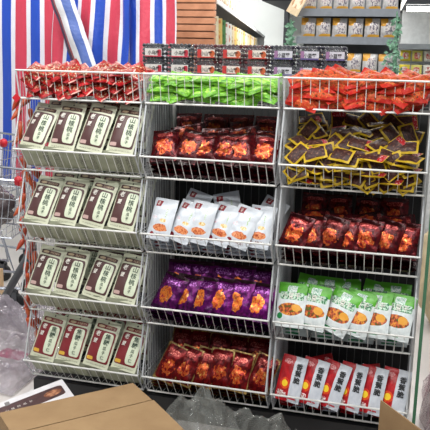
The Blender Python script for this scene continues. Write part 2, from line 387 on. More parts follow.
where = {2: 'second level of left column', 3: 'third level of left column', 4: 'fourth level of left column', 5: 'bottom left basket'}
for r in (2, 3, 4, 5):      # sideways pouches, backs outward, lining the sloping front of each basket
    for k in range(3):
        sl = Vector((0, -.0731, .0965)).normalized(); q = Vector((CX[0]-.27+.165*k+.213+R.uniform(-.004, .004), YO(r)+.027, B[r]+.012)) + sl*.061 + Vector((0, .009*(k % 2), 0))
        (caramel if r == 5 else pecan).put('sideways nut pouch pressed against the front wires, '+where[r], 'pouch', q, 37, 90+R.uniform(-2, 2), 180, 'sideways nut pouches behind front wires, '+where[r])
for r in (2, 3, 4, 5):
    P = caramel if r == 5 else pecan; cn_ = 'red' if r == 5 else 'brown'
    zt = B[r]+.098
    row(P, 0, r, zt, 4, -.050, 30, '%s panel nut pouch, # of the front four, %s' % (cn_, where[r]), tilts=[7, 5, 8, 6], x0=-.006, span=W-.022, yaw=-4, group='front nut pouches, '+where[r])
    row(P, 0, r, zt, 4, .062, 27, 'cream nut pouch, # of the half-hidden rear row, %s' % where[r], tilts=[2, 4, 2, 3], x0=.022, span=W-.06, dz=.014, group='rear nut pouches, '+where[r])
# shiny dark red, second level of the middle column
zt = flats(shinyred, 1, 2, 5, 3, 'under the green packets', 'dark red pouch')
row(shinyred, 1, 2, zt, 6, -.03, 38, 'shiny dark red pouch, # in front, under the green packets', x0=.01, span=W-.07, tilts=[-8, 10, -5, 6, -8, 4], yaw=-6, group='shiny dark red front pouches under the green packets')
row(shinyred, 1, 2, zt, 4, .09, 46, 'shiny dark red pouch propped behind front row under the green packets, #', x0=-.02, span=W-.10, dz=.085, tilts=[72, 84, 76, 88], group='shiny dark red rear pouches under the green packets')
row(shinyred, 1, 2, zt, 4, .19, 30, 'dark red pouch at the dim back under the green packets, #', x0=.01, span=W-.10, dz=.05, group='dim back pouches under the green packets')
# white pouches
zt = flats(whitep, 1, 3, 5, 3, 'in the white pouch basket', 'white pouch')
row(whitep, 1, 3, zt, 6, -.045, 27, 'white pouch with dark red square mark, # in the front row', x0=-.004, span=W-.05, tilts=[2, 14, 6, 10, 13, 1], yaw=-10, group='white front pouches', ypos=[0, .004, 0, .012, 0, .006])
row(whitep, 1, 3, zt, 4, .06, 30, 'white pouch half hidden behind the white front row, #', x0=.03, span=W-.14, tilts=[16, 34, -14, 24], dz=.03, group='white rear pouches')
# purple
zt = flats(purple, 1, 4, 5, 3, 'in the purple pouch basket', 'purple pouch')
row(purple, 1, 4, zt, 6, -.035, 32, 'shiny purple pouch with orange picture, # in the front row', x0=.005, span=W-.07, tilts=[12, 5, 0, 4, -2, 3], yaw=-10, group='purple front pouches', ypos=[0, 0, -.004, 0, .004, 0])
row(purple, 1, 4, zt, 5, .07, 25, 'shiny purple pouch half hidden behind the purple front row, #', x0=.02, span=W-.10, dz=.03, group='purple rear pouches')
# gold edged
zt = flats(goldred, 1, 5, 5, 3, 'in the bottom middle basket', 'gold-edged pouch')
row(goldred, 1, 5, zt, 6, -.035, 29, 'gold-edged dark red pouch, # in front, bottom middle basket', x0=.012, span=W-.06, tilts=[16, 11, 7, 0, 5, 14], yaw=-5, group='gold-edged front pouches')
row(goldred, 1, 5, zt, 5, .075, 30, 'gold-edged dark red pouch half hidden behind its front row, #', x0=.02, span=W-.10, dz=.03, group='gold-edged rear pouches')
# right column
zt = flats(shinyred, 2, 3, 5, 3, 'above the green and white pouches', 'dark red pouch')
row(shinyred, 2, 3, zt, 7, -.035, 28, 'shiny dark red pouch, # in front, above the green pouches', x0=-.012, span=W-.055, tilts=[10, -4, 8, -3, 3, 7, -2], yaw=-14, group='shiny dark red front pouches above the green pouches')
row(shinyred, 2, 3, zt, 4, .09, 46, 'shiny dark red pouch propped behind front row above the green pouches, #', x0=-.05, span=W-.12, dz=.085, tilts=[78, 88, 74, 82], group='shiny dark red rear pouches above the green pouches')
row(shinyred, 2, 3, zt, 4, .19, 30, 'dark red pouch at the dim back above the green pouches, #', span=W-.10, dz=.05, group='dim back pouches above the green pouches')
zt = flats(greenp, 2, 4, 4, 3, 'in the green pouch basket', 'green and white pouch')
row(greenp, 2, 4, zt, 6, -.045, 24, 'white pouch with green top and food picture, # in the front row', x0=-.008, span=W-.06, tilts=[-4, 2, 15, 6, -4, 2], yaw=-15, group='green-topped front pouches')
row(greenp, 2, 4, zt, 5, .06, 26, 'green-topped pouch half hidden behind its front row, #', x0=.01, span=W-.10, tilts=[8, 2, -6, 10, 0], dz=.012, group='green-topped rear pouches')
zt = flats(redwhite, 2, 5, 4, 3, 'in the bottom right basket', 'red and white pouch')
row(redwhite, 2, 5, zt, 6, -.045, 24, 'red and white pouch with yellow sun, # in the front row', x0=-.006, span=W-.045, tilts=[2, 4, 8, 2, 1, 2], yaw=-14, group='red and white front pouches')
row(redwhite, 2, 5, zt, 4, .07, 40, 'red and white pouch half hidden behind its front row, #', x0=-.07, span=W-.16, tilts=[70, 82, 78, 86], dz=.075, group='red and white rear pouches')

# ------------------------------------------------------------------ heaps of small packets
redpk = Pouch('red_snack_packet', .075, .095, .02, printed('red_packet_film', (176, 22, 26), [
    (3, .5, .5, .42, .38, [(.35, (70, 24, 16)), (.47, (176, 30, 24)), (.56, (130, 80, 46)), (.66, (206, 180, 156))], 1.4, 9), (4, .5, .97, .5, .03, (206, 150, 140))],
    .4, .15, .25, 50, (120, 12, 20), .25, .5, 0), 9, 10, .003, variants=4, cs=50)
greenpk = Pouch('green_snack_packet', .05, .135, .022, printed('green_packet_film', (112, 176, 34), [
    (2, .5, .5, .34, .42, [(.35, (66, 132, 22)), (.5, (140, 200, 60)), (.66, (176, 220, 104))], 1.4, 5)],
    .32, 0, .5, 50, (70, 136, 20), .4, .45, .1), 8, 12, .003, variants=4, cs=45)
netpk = Pouch('orange_net_bag', .075, .13, .040, printed('orange_net', (178, 46, 24), [
    (2, .5, .5, .47, .46, [(.34, (84, 30, 14)), (.43, (170, 80, 36)), (.51, (186, 36, 24)), (.58, (196, 112, 58)), (.68, (120, 48, 24))], 1.4, 9)],
    .5, 0, .5, 60, (160, 22, 22), .2, .4, 0), 10, 12, .004, variants=4, cs=45)
yelpk = Pouch('yellow_edged_packet', .062, .092, .016, printed('yellow_edged_film', (196, 164, 30), [
    (9, .5, .46, .43, .43, [(.35, (44, 22, 20)), (.55, (66, 32, 28)), (.7, (110, 76, 60))], 0, 9), (9, .5, .86, .46, .12, [(.55, (160, 22, 30)), (.66, (200, 170, 170))], .1, 12)],
    .42, 0, .2, 50, (180, 146, 26), .25, .4), 8, 9, .002, variants=4, cs=50)
yelpk2 = Pouch('yellow_edged_packet', .062, .092, .016, printed('yellow_framed_film', (186, 156, 30), [
    (9, .5, .5, .38, .42, [(.35, (40, 20, 18)), (.55, (60, 30, 26)), (.7, (104, 72, 56))], 0, 9)],
    .42, 0, .2, 50, (170, 138, 26), .25, .4), 8, 9, .0028, variants=4, cs=50)
def heap(Ps, c, r, label, group, nx, ny, levels, top, y0, tiltr, leanr, flare, mound=0, slope=0, yawr=6):
    for L in range(levels):
        for j in range(ny):
            for i in range(nx):
                f = (L+.5)/levels
                if j > 1 and L < levels-2: continue
                if j == 1 and L < levels-4: continue
                x = CX[c] + (-.5+(i+.5+R.uniform(-.25, .25))/nx)*(W-.085)
                y = y0 - flare*f + j*(.29/ny) + R.uniform(-.006, .006)
                z = B[r] + .02 + (top-.02)*f + (mound*math.sin(math.pi*(j+.5)/ny) + slope*j/(ny-1))*f + R.uniform(-.004, .004)
                lean = R.uniform(*leanr); a = R.uniform(*tiltr)
                P = R.choice(Ps); hh = P.h/2
                Rm = Matrix.Rotation(rad(0), 3, 'Z') @ Matrix.Rotation(-rad(lean), 3, 'X') @ Matrix.Rotation(rad(a), 3, 'Y')
                off = Rm @ Vector((0, 0, hh))
                P.put(label, 'packet', (x-off.x, YO(r)+max(y-off.y, -.02-flare*f*.6 if off.y > 0 else -1), max(z-off.z, B[r]+.012 if off.z > 0 else 0)), lean, a, R.uniform(-yawr, yawr), group)
heap([redpk], 0, 1, 'small red packet jumbled in the heap of the top left basket', 'red packets in the top left basket', 8, 3, 4, .125, .03, (30, 150), (35, 75), .02, .01)
heap([greenpk], 1, 1, 'small bright green packet lying in the heap of the top middle basket', 'green packets in the top middle basket', 6, 3, 5, .098, .03, (55, 115), (35, 70), .02, .01)
heap([netpk], 2, 1, 'orange-red net bag of snacks heaped in the top right basket', 'orange-red net bags in the top right basket', 7, 3, 4, .115, .03, (50, 130), (25, 70), .015, .015)
heap([yelpk, yelpk2, yelpk2], 2, 2, 'small brown packet with yellow edge tumbled in the heap, second level of right column', 'yellow-edged brown packets in one heap', 8, 4, 6, .15, .01, (-70, 130), (10, 85), .05, .0, slope=.12, yawr=28)

# ------------------------------------------------------------------ clamshell boxes on the rack's top shelf
clear = film('clear_shell', (215, 218, 224), .10, .08, 20, .3)
def shell_fill(n, c1, c2): return plain(n, c1, .3, 0, c2, 60, .6, 90)
fills = [shell_fill('black_fruit', (44, 44, 52), (24, 24, 30)), shell_fill('dark_red_fruit', (96, 34, 40), (58, 22, 28)), shell_fill('blue_black_fruit', (40, 38, 56), (24, 22, 34))]
labm = {0: printed('pink_label', (214, 210, 206), [(4, .86, .5, .12, .4, (176, 40, 60)), (8, .5, .06, 1, .07, (190, 60, 80))], .5, 0, 0),
        1: printed('red_label', (226, 214, 206), [(8, .1, .5, .14, .5, (190, 50, 50)), (2, .85, .5, .15, .4, (190, 90, 50), .4), (8, .5, .05, 1, .08, (190, 60, 50))], .5, 0, 0),
        2: printed('lilac_label', (206, 206, 216), [(8, .1, .5, .1, .5, (150, 110, 150)), (8, .5, .08, 1, .12, (90, 80, 130))], .5, 0, 0)}
def clamshell(x, y, z, kind, label, w=.120, d=.10, h=.069):
    t = thing('fruit_clamshell', label, 'fruit box', (x, y, z), 'clear fruit boxes on the rack top')
    def ring(mb, zs):
        n0 = len(mb.v); k = 16
        for zz, s in zs:
            for j in range(k):
                a = 2*math.pi*(j+.5)/k; cx_, sy_ = math.cos(a), math.sin(a)
                q = (abs(cx_)**5+abs(sy_)**5)**(-1/5)
                mb.v.append(Vector((w/2*s*cx_*q, d/2*s*sy_*q, zz)))
        for i in range(len(zs)-1):
            for j in range(k): mb.face((n0+i*k+j, n0+i*k+(j+1) % k, n0+(i+1)*k+(j+1) % k, n0+(i+1)*k+j))
        mb.face([n0+j for j in range(k)][::-1]); mb.face([n0+(len(zs)-1)*k+j for j in range(k)]); return mb
    build('shell', ring(MB(), [(0, .9), (h*.5, 1), (h*.52, 1.04), (h*.56, 1.04), (h*.58, 1), (h*.93, .9), (h, .8)]), clear, t, False)
    f = MB(); s = .0094
    q = random.Random(int(x*1e4)+int(z*1e3))
    for j in range(4):
        for i in range(6):
            for l in range(4 if j == 0 or j == 3 else 1):
                zc = s*1.05+l*s*1.95 if j in (0, 3) else h-s*1.9
                f.lathe([(s*.35, -s*.9), (s*.85, -s*.5), (s, 0), (s*.85, s*.5), (s*.35, s*.9)], 7, ((i-2.5)*w*.145+q.uniform(-.002, .002), (j-1.5)*d*.22, zc+q.uniform(-.001, .001)))
    fo = build('fruit', f, fills[kind], t, True); fo['kind'] = 'stuff'
    mb = MB(); mb.grid(lambda u, v: ((u-.40)*w*.66, -d/2-.0045, h*.2+v*h*.52), 1, 1)
    lb = build('paper_label', mb, labm[kind], t)
    mb = MB()
    for k_, ch in enumerate({0: '小乌梅', 1: '小山莓', 2: '小蓝莓'}[kind]):
        gv, gf = glyph(ch, .02); n = len(mb.v)
        for v in gv: mb.v.append(Vector(((k_-1)*.018+.009+v.x*.018, -d/2-.0055, h*.46+v.y*.020)))
        for g_ in gf: mb.face([n+i for i in g_])
    build('label_lettering', mb, ink_black, lb)
kinds = [0, 0, 1, 1, 1, 2, 2, 2]
xc = [155, 181, 207, 232, 257, 283, 309, 334]
for lv in (0, 1):
    for i, x in enumerate(xc):
        p = px(x, 62, .43)
        kn = ['black', 'dark red', 'blue-black'][kinds[i]]
        clamshell(p.x, .44+R.uniform(-.004, .004), 1.487+lv*.0695, kinds[i], 'clear box of %s fruit, %s in the %s layer' % (kn, ordl(i, 8), 'upper' if lv else 'lower'))

# ------------------------------------------------------------------ striped tarpaulins
def stripe_mat(name, period, off, cols):
    mt, nt, b = newmat(name); g = G(nt); uv = g.n('ShaderNodeUVMap').outputs[0]
    sp = g.n('ShaderNodeSeparateXYZ'); nt.links.new(uv, sp.inputs[0])
    f = g.m('FRACT', g.m('ADD', g.m('DIVIDE', sp.outputs[0], period), off+10))
    x = g.n('ShaderNodeValToRGB'); x.color_ramp.interpolation = 'CONSTANT'; e = x.color_ramp.elements
    while len(e) < len(cols): e.new(.5)
    for k, (p_, c) in enumerate(cols): e[k].position = p_; e[k].color = lin(c)
    nt.links.new(f, x.inputs[0]); nt.links.new(x.outputs[0], b.inputs['Base Color']); b.inputs['Roughness'].default_value = .38
    bp = g.n('ShaderNodeBump'); bp.inputs['Strength'].default_value = .25; bp.inputs['Distance'].default_value = .02
    nt.links.new(g.noise(uv, 9, 5), bp.inputs['Height']); nt.links.new(bp.outputs[0], b.inputs['Normal'])
    return mt
RWB = [(0, (204, 66, 88)), (.38, (226, 226, 236)), (.53, (38, 78, 186)), (.85, (226, 226, 236))]
tm = stripe_mat('striped_tarp', 1.0, 0, RWB)
def sheet(name, fn, nx, ny, mat, label, cat, uvf=None, thick=.0015, smooth=True):
    mb = MB(); mb.grid(fn, nx, ny)
    if uvf:
        k = 0
        for j in range(ny):
            for i in range(nx):
                mb.uv[k] = [uvf((i+a)/nx, (j+b_)/ny) for a, b_ in ((0, 0), (1, 0), (1, 1), (0, 1))]; k += 1
    o = build(name, mb, mat, None, smooth); md = o.modifiers.new('thickness', 'SOLIDIFY'); md.thickness = thick
    return tag(o, label, cat) if label else o
def hang(xa, xb, Y, ytop, ybot, amp, seed, bottomshift=0):
    def fn(u, v):
        a = px(xa+(xb-xa)*u + bottomshift*(1-v), ybot+(ytop-ybot)*v, Y)
        return (a.x, Y + amp*fbm((u*(xb-xa)/40, v*.6, 0), 1.6, seed)+amp*.4*fbm((u*(xb-xa)/12, v*2, 0), 1.5, seed+5), a.z)
    return fn
sheet('striped_tarpaulin', hang(-22, 66, 2.15, -40, 182, .03, 1), 50, 30, tm, 'red, white and blue striped tarpaulin hanging flat at the far left', 'tarpaulin', lambda u, v: ((-22+88*u-15.5)/29, v*3))
def uv2(u, v): return ((70+112*u-84)/27 + .10*math.sin(v*3)*(1-v), v*3)
sheet('striped_tarpaulin', hang(58, 134, 2.08, -40, 92, .07, 4, -6), 50, 26, tm, 'striped tarpaulin sagging in folds behind the red packets', 'tarpaulin', lambda u, v: ((58+76*u-84)/26.5+.06*(1-v)**2*math.sin(u*3)-.05, v*3))
sheet('striped_tarpaulin', hang(127, 177, 2.12, -40, 92, .05, 9), 30, 24, tm, 'striped tarpaulin hanging against the wooden slats', 'tarpaulin', lambda u, v: ((127+50*u-141)/25+.06*(v-.5), v*3))
def band(u, v):
    a = px(44+24*u+(1-v)*33, -14+(1-v)*98, 1.92); return (a.x, 1.95 - .05*math.sin(math.pi*u) + .015*fbm((u, v*3, 0), 2, 3), a.z)
sheet('twisted_tarpaulin', band, 16, 30, stripe_mat('band_tarp', 1.0, 0, [(0, (44, 46, 70)), (.16, (150, 70, 74)), (.26, (212, 212, 216)), (.54, (72, 96, 160)), (.86, (206, 208, 216))]), 'rolled strip of striped tarpaulin slanting down to the right', 'tarpaulin', lambda u, v: (u*.995, v*3))

# ------------------------------------------------------------------ wooden slats and the left aisle shelf
wood = plain('slat_wood', (190, 132, 96), .6, 0, (168, 112, 78), 9, .2, 30)
a, b_ = px(172, 47, 2.7), px(213, 47, 2.7)
t = thing('wood_slat_panel', 'brown wooden slat end panel beside the striped tarpaulin', 'panel', ((a.x+b_.x)/2, 2.7, 0))
hw = (b_.x-a.x)/2
build('backing_board', MB().box((-hw, .03, 0), (hw-.01, .07, 2.4)), plain('slat_backing', (128, 84, 58), .7), t)
mb = MB()
for k in range(46):
    z = .01+k*.052; n = len(mb.v); mb.box((-hw, -.0, z), (hw+.012, .03, z+.044))
    for q in (n, n+1): mb.v[q].y -= .006
build('slats', mb, wood, t)
dirv = Vector((-.152, .988, 0)).normalized(); nrm = Vector((-dirv.y, dirv.x, 0))   # shelf run; nrm points away from the aisle
o0 = px(216, 3, 2.85); ang = math.atan2(dirv.y, dirv.x) - math.pi/2
t = thing('wall_shelf_unit', 'long dark aisle shelf running back behind the fruit boxes', 'shelf', (o0.x, 2.85, 0), None, ang)
LZ = o0.z; LEN = 8.3
build('shelf_board', MB().box((-.42, 0, LZ), (0, LEN, LZ+.03)), plain('dark_shelf', (46, 48, 52), .7), t)
build('price_rail', MB().box((0, 0, LZ-.002), (.012, LEN, LZ+.034)), white_paint, t)
build('shelf_board', MB().box((-.42, 0, 1.12), (0, LEN, 1.15)), plain('dark_shelf_low', (90, 92, 96), .6), t)
build('back_board', MB().box((-.44, 0, 0), (-.42, LEN, 2.3)), plain('cream_back_board', (190, 186, 172), .7), t)
build('end_panel', MB().box((-.44, LEN, 0), (.0, LEN+.02, 2.0)), white_paint, t)
hk = MB()
for k in range(25):
    for z in (LZ-.085, ): hk.tube([(-.42, .12+k*.30, z), (-.08, .12+k*.30, z), (-.05, .12+k*.30, z+.02)], .004, 4)
build('hook', hk, chrome, t)['kind'] = 'stuff'
Mx = Matrix.Translation((o0.x, 2.85, 0)) @ Matrix.Rotation(ang, 4, 'Z')
hangc = [('cream', (226, 216, 186), (196, 150, 96)), ('yellow', (220, 190, 110), (196, 110, 60)), ('green', (78, 130, 74), (46, 90, 50)), ('white', (230, 228, 220), (196, 120, 96)), ('cream', (224, 206, 170), (150, 120, 70))]
hp = [Pouch('hanging_snack_pack', .17, .24, .03, printed('hang_film_'+n_, c1, [(2, .5, .4, .38, .26, [(.4, c2), (.6, c1)], .6, 8), (8, .5, .88, .4, .06, c2)], .4, 0, .2, 30), 6, 8, .001, variants=1) for n_, c1, c2 in hangc]
NUM = 'first second third fourth fifth sixth seventh eighth ninth tenth eleventh twelfth thirteenth fourteenth fifteenth sixteenth seventeenth eighteenth nineteenth twentieth'.split()
pat = [0, 1, 2, 3, 3, 4, 1, 4, 0, 4, 1, 3, 0, 4, 1, 0, 3, 1, 4, 0]
for k in range(20):
    q = Mx @ Vector((-.06, .12+k*.30, LZ-.085-.243))
    hp[pat[k]].put('%s snack pack hanging under the dark aisle shelf, %s from the wooden slats' % (hangc[pat[k]][0], NUM[k]), 'snack pack', q, 3, 0, math.degrees(ang)+35, 'packs hanging under the aisle shelf')
for k in range(9):
    q = Mx @ Vector((-.1, .15+k*.3, LZ+.031))
    hp[[0, 0, 3, 3, 0, 3, 0, 3, 0][k]].put('pale pack standing on top of the dark aisle shelf, %s from the wooden slats' % NUM[k], 'snack pack', q, 0, 0, math.degrees(ang)+60, 'packs on top of the aisle shelf')

# ------------------------------------------------------------------ back gondola with three visible rows of packs
gy = 3.3
ga, gb = px(297, 44, gy), px(397, 42, gy)
t = thing('gondola_shelf', 'grey gondola shelf unit of silver snack packs at the back', 'shelf', ((ga.x+gb.x)/2, gy, 0))
gw = (gb.x-ga.x)/2; gm = plain('gondola_grey', (124, 130, 138), .45)
zs = [px(345, 74, gy).z, px(345, 39, gy).z, px(345, 11, gy).z]
build('back_board', MB().box((-gw, .36, 0), (gw, .40, 2.35)), plain('gondola_back', (120, 124, 128), .6), t)
for z in [.14, .6, 1.0] + zs:
    s_ = build('shelf_board', MB().box((-gw, 0, z-.03), (gw, .36, z)), plain('shelf_dark', (70, 74, 80), .6), t)
    build('price_rail', MB().box((-gw-.005, -.014, z-.042), (gw+.005, 0, z+.018)), gm, s_)
for x in (-gw, gw-.02): build('upright', MB().box((x, .36, 0), (x+.02, .42, 2.35)), gm, t)
silver = Pouch('silver_snack_pack', .118, .165, .04, printed('silver_film', (190, 188, 186), [(3, .2, .85, .3, .22, (206, 150, 50), .4), (3, .62, .5, .3, .3, [(.4, (104, 96, 110)), (.55, (210, 206, 204)), (.7, (150, 120, 110))], .5, 9), (3, .7, .10, .5, .12, (220, 166, 66), .5)], .3, .1, .4, 40, (168, 168, 170), .5, .2), 9, 10, .003, variants=3)
for L, z in enumerate(zs):
    for k in range(6):
        silver.put('silver snack pack with orange corners, %s on the %s back shelf' % (ordl(k, 6), ['lowest visible', 'middle', 'upper'][L]), 'snack pack',
                   ((ga.x+gb.x)/2-gw+.075+k*(2*gw-.15)/5, gy+.045, z+.002), 6, R.uniform(-2, 2), 0, 'silver packs on the back gondola')
leafm = plain('leaf_green', (128, 172, 146), .5, 0, (78, 124, 96), 30)
def vine(x, y0, y1, wpx, label, seed):
    top = px(x, y0, gy-.06); bot = px(x+1, y1, gy-.06); q = random.Random(seed)
    t = thing('hanging_vine', label, 'hanging vine', (top.x, gy-.06, top.z))
    L = top.z-bot.z; ww = wpx/722*6.3
    build('stem', MB().tube([(0, .0, .02), (.01, 0, -L*.5), (0, 0, -L)], .006, 5), leafm, t)
    mb = MB()
    for k in range(120):
        f = q.random()**.7; s_ = .03+.02*q.random(); c_ = Vector((q.uniform(-1, 1)*ww*(.15+.85*f), q.uniform(-.03, .03), -L*f)); n = len(mb.v)
        a1 = q.uniform(0, 6.28); ax = Vector((math.cos(a1), q.uniform(-.5, .5), math.sin(a1)-.6)).normalized(); sd = ax.cross(Vector((q.uniform(-.4, .4), 1, 0))).normalized()
        for p_ in (c_, c_+ax*s_*.5+sd*s_*.28+Vector((0, -.004, 0)), c_+ax*s_, c_+ax*s_*.5-sd*s_*.28): mb.v.append(p_)
        mb.face((n, n+1, n+2, n+3))
    build('leaves', mb, leafm, t)['kind'] = 'stuff'
vine(397, 14, 86, 9, 'green leafy bunch hanging at the right end of the back gondola', 3)
vine(291, 22, 60, 5, 'green leafy bunch hanging at the left end of the back gondola', 5)
p = px(296, 6, gy-.1)
mb = MB()
mb.box((-.05, -.008, -.07), (.05, .008, .30), 0, Matrix.Rotation(rad(28), 4, 'Y'))
o = build('hanging_sachet_strip', mb, printed('cream_strip', (226, 204, 168), [(6, .5, .5, .4, .36, [(.45, (236, 222, 196)), (.6, (190, 140, 90))], 0, 6)], .5, 0, .1)); o.location = p
tag(o, 'cream strip of sachets hanging at the upper left of the back gondola', 'sachet strip')

# ------------------------------------------------------------------ open cooler on the right
cy = 4.6
ca = px(399, 40, cy)
t = thing('open_cooler', 'white open cooler cabinet with lit canopy at the far right', 'cooler', (ca.x+1.0, cy, 0))
X0, X1 = -1.0, 1.2
z = lambda y: px(415, y, cy).z
build('back_wall', MB().box((X0, .7, 0), (X1, .75, z(4))), white_paint, t)
build('canopy', MB().box((X0, -.1, z(5)), (X1, .75, z(5)+.3)), plain('dark_canopy', (52, 56, 64), .5), t)
build('lamp_tube', MB().tube([(X0+.05, .0, z(9)), (X1, .0, z(9))], .022, 8), emit('tube_light', (255, 252, 244), 10.0), t)
build('shelf_board', MB().box((X0, .02, z(47)-.02), (X1, .7, z(47)+.03)), plain('cooler_shelf', (150, 156, 160), .5), t)
build('deck', MB().box((X0, -.2, 0), (X1, .7, z(76))), white_paint, t)
build('shelf_board', MB().box((X0, .12, z(61)-.02), (X1, .7, z(61)-.005)), plain('cooler_shelf_dark', (110, 116, 120), .5), t)
cols = [(226, 206, 60), (206, 90, 60), (230, 220, 120), (150, 190, 90), (232, 230, 220), (196, 60, 50)]
cm = [printed('carton_film_%d' % k, c, [(3, .5, .5, .3, .3, [(.4, (236, 230, 220)), (.6, (190, 60, 50))], .5, 6)], .4, 0, .1) for k, c in enumerate(cols)]
cp = [Pouch('chilled_pack', .10, .105, .05, m_, 5, 5, .001, variants=1) for m_ in cm]
cn = ['yellow', 'orange', 'pale yellow', 'green', 'white', 'red']
for L, zz in enumerate((z(76)+.001, z(61)-.003)):
    for k in range(9):
        ci = (k*2+L*3) % 6 if L == 0 else [0, 2, 4, 0, 3, 0, 2, 4, 1][k]
        cp[ci].put('%s chilled pack on the %s level of the open cooler, %s' % (cn[ci], 'upper' if L else 'lower', ordl(k, 9)), 'chilled pack', (ca.x+.07+k*.112, cy+(.16 if L else .0), zz), 4, 0, 0, 'packs in the open cooler')
a, b_ = px(396, 15, 4.2), px(406, 0, 4.2)
t = thing('tube_lamp', 'slanting white tube lamp hanging left of the cooler canopy', 'lamp', a)
d_ = Vector((b_.x-a.x, -.25, b_.z-a.z+.0))
build('housing', MB().tube([Vector((0, 0, .02)), d_*1.3+Vector((0, 0, .02))], .028, 6), white_paint, t)
build('tube', MB().tube([Vector((0, 0, -.012)), d_*1.3+Vector((0, 0, -.012))], .014, 8), emit('lamp_glow', (255, 250, 240), 2.0), t)
build('cord', MB().tube([d_+Vector((0, 0, .04)), d_+Vector((0, 0, 1.0))], .004, 5), white_paint, t)

# ------------------------------------------------------------------ left side: garlands, carts, pole
org = plain('orange_pepper', (196, 92, 44), .4, 0, (160, 54, 30), 30)
def garland(x, y, ztop, zbot, n, label, seed, rot=0):
    q = random.Random(seed); t = thing('pepper_garland', label, 'garland', (x, y, ztop))
    L = ztop-zbot
    build('string', MB().tube([(0, 0, 0), (.004, 0, -L*.5), (0, 0, -L)], .002, 5), redplastic, t)
    pm = None
    for k in range(n):
        if pm is None:
            pm = MB().lathe([(.001, .0), (.010, -.004), (.014, -.018), (.012, -.038), (.007, -.058), (.002, -.072)], 8).mesh('pepper', org, True)
        o = obj('pepper', pm, t); o.location = (q.uniform(-.006, .006), q.uniform(-.006, .006), -L*(k+.2)/n); o.rotation_euler = (q.uniform(-.7, .7), q.uniform(-.7, .7), q.uniform(0, 6))
        s_ = q.uniform(.8, 1.2); o.scale = (s_, s_, s_)
garland(-.868, .055, 1.40, .34, 20, 'string of orange peppers hanging at the front of the rack\'s left side', 1)
garland(-.866, .13, 1.40, .20, 22, 'string of orange peppers hanging further back on the rack\'s left side', 2)
p = px(15, 98, -.02); o = build('red_tag', MB().box((-.014, -.002, -.014), (.014, .002, .014), 0, Matrix.Rotation(rad(45), 4, 'Y')), redplastic); o.location = (p.x, -.008, p.z)
tag(o, 'small red diamond tag at the lower left corner of the red packet basket', 'tag')

def cart(loc, rz, label, zr, goods):
    t = thing('shopping_cart', label, 'cart', loc, None, rz)   # nose towards +x
    L, w1, w0 = .85, .26, .20; zb = zr-.38
    f = MB()
    rim = [(-L, -w1, zr+.04), (0, -w0, zr-.02), (0, w0, zr-.02), (-L, w1, zr+.04)]
    f.tube(rim, .008, 6, closed=True)
    low = [(-L*.95, -w1*.85, zb+.05), (-.06, -w0*.85, zb), (-.06, w0*.85, zb), (-L*.95, w1*.85, zb+.05)]
    f.tube(low, .006, 6, closed=True)
    def lerp(a, b, s_): return tuple(a[i]+(b[i]-a[i])*s_ for i in range(3))
    for i in range(4):
        n = 22 if i in (0, 2) else 10
        for k in range(n+1): f.tube([lerp(rim[i], rim[(i+1) % 4], k/n), lerp(low[i], low[(i+1) % 4], k/n)], .0022, 4)
        for s_ in (.33, .66): f.tube([lerp(rim[i], low[i], s_), lerp(rim[(i+1) % 4], low[(i+1) % 4], s_)], .003, 4)
    for k in range(14): f.tube([lerp(low[0], low[1], k/13), lerp(low[3], low[2], k/13)], .0025, 4)
    build('basket', f, chrome, t)
    f = MB()
    for s_ in (-1, 1):
        f.tube([(-L-.05, s_*w1*.8, zr+.08), (-L*.8, s_*w1*.8, zb), (-L*.95, s_*w1*.9, .16), (-.02, s_*w0*.8, .15), (-.12, s_*w0*.8, zb)], .011, 7)
    build('chassis', f, chrome, t)
    build('handle', MB().tube([(-L-.05, -w1, zr+.1), (-L-.05, w1, zr+.1)], .016, 8), redplastic, t)
    for s_ in (-1, 1):
        build('corner_bumper', MB().lathe([(.004, -.03), (.022, -.022), (.027, 0), (.022, .022), (.004, .03)], 10, (.004, s_*w0, zr-.02)), redplastic, t, True)
        for x in (-.06, -L*.9):
            yy = s_*(w0*.8 if x > -.1 else w1*.85)
            wh = build('caster', MB().lathe([(.02, -.014), (.055, -.014), (.062, -.006), (.062, .006), (.055, .014), (.02, .014)], 18, (x, yy, .062), 'y'), black, t, True)
            build('fork', MB().box((x-.012, yy-.022, .05), (x+.02, yy-.018, .15)).box((x-.012, yy+.018, .05), (x+.02, yy+.022, .15)).box((x-.014, yy-.022, .13), (x+.02, yy+.022, .155)), greyrubber, wh)
    return t
def bundle(loc, sx, sy, sz, mat, label, seed):
    mb = MB()
    def fn(u, v):
        a_ = u*2*math.pi; b2 = v*math.pi; r_ = 1+.22*fbm((math.cos(a_)*math.sin(b2), math.sin(a_)*math.sin(b2), math.cos(b2)), 2.6, seed)
        return (sx*r_*math.cos(a_)*math.sin(b2), sy*r_*math.sin(a_)*math.sin(b2), sz*(1-r_*math.cos(b2)))
    mb.grid(fn, 36, 22); o = build('wrapped_bundle', mb, mat, None, True); o.location = loc
    return tag(o, label, 'bundle')
darkwrap = printed('dark_wrap', (48, 36, 38), [], .25, 0, .8, 90, (96, 86, 88), .5, 0, .2, 5)
p = px(3, 143, 1.55)
cart((p.x, 1.75, 0), rad(0), 'chrome shopping cart with red corner bumpers, the farther and taller one', p.z+.02, None)
p2 = px(14, 181, 1.02)
cart((p2.x-.02, 1.22, 0), rad(12), 'chrome shopping cart nearer the rack, filled with dark wrapped goods', p2.z+.02, None)
bundle((p2.x-.30, 1.16, p2.z-.34), .2, .13, .15, darkwrap, 'dark plastic-wrapped bundle lying in the nearer shopping cart', 2)
e0 = pz(-6, 316, .03); e1 = px(34, 246, .62)
t = thing('grey_pole', 'dark grey padded pole leaning beside the rack\'s left side', 'pole', e0)
dv = e1-e0
build('foam_sleeve', MB().tube([dv*.02, dv*.5, dv*.98], .022, 10), greyrubber, t, True)
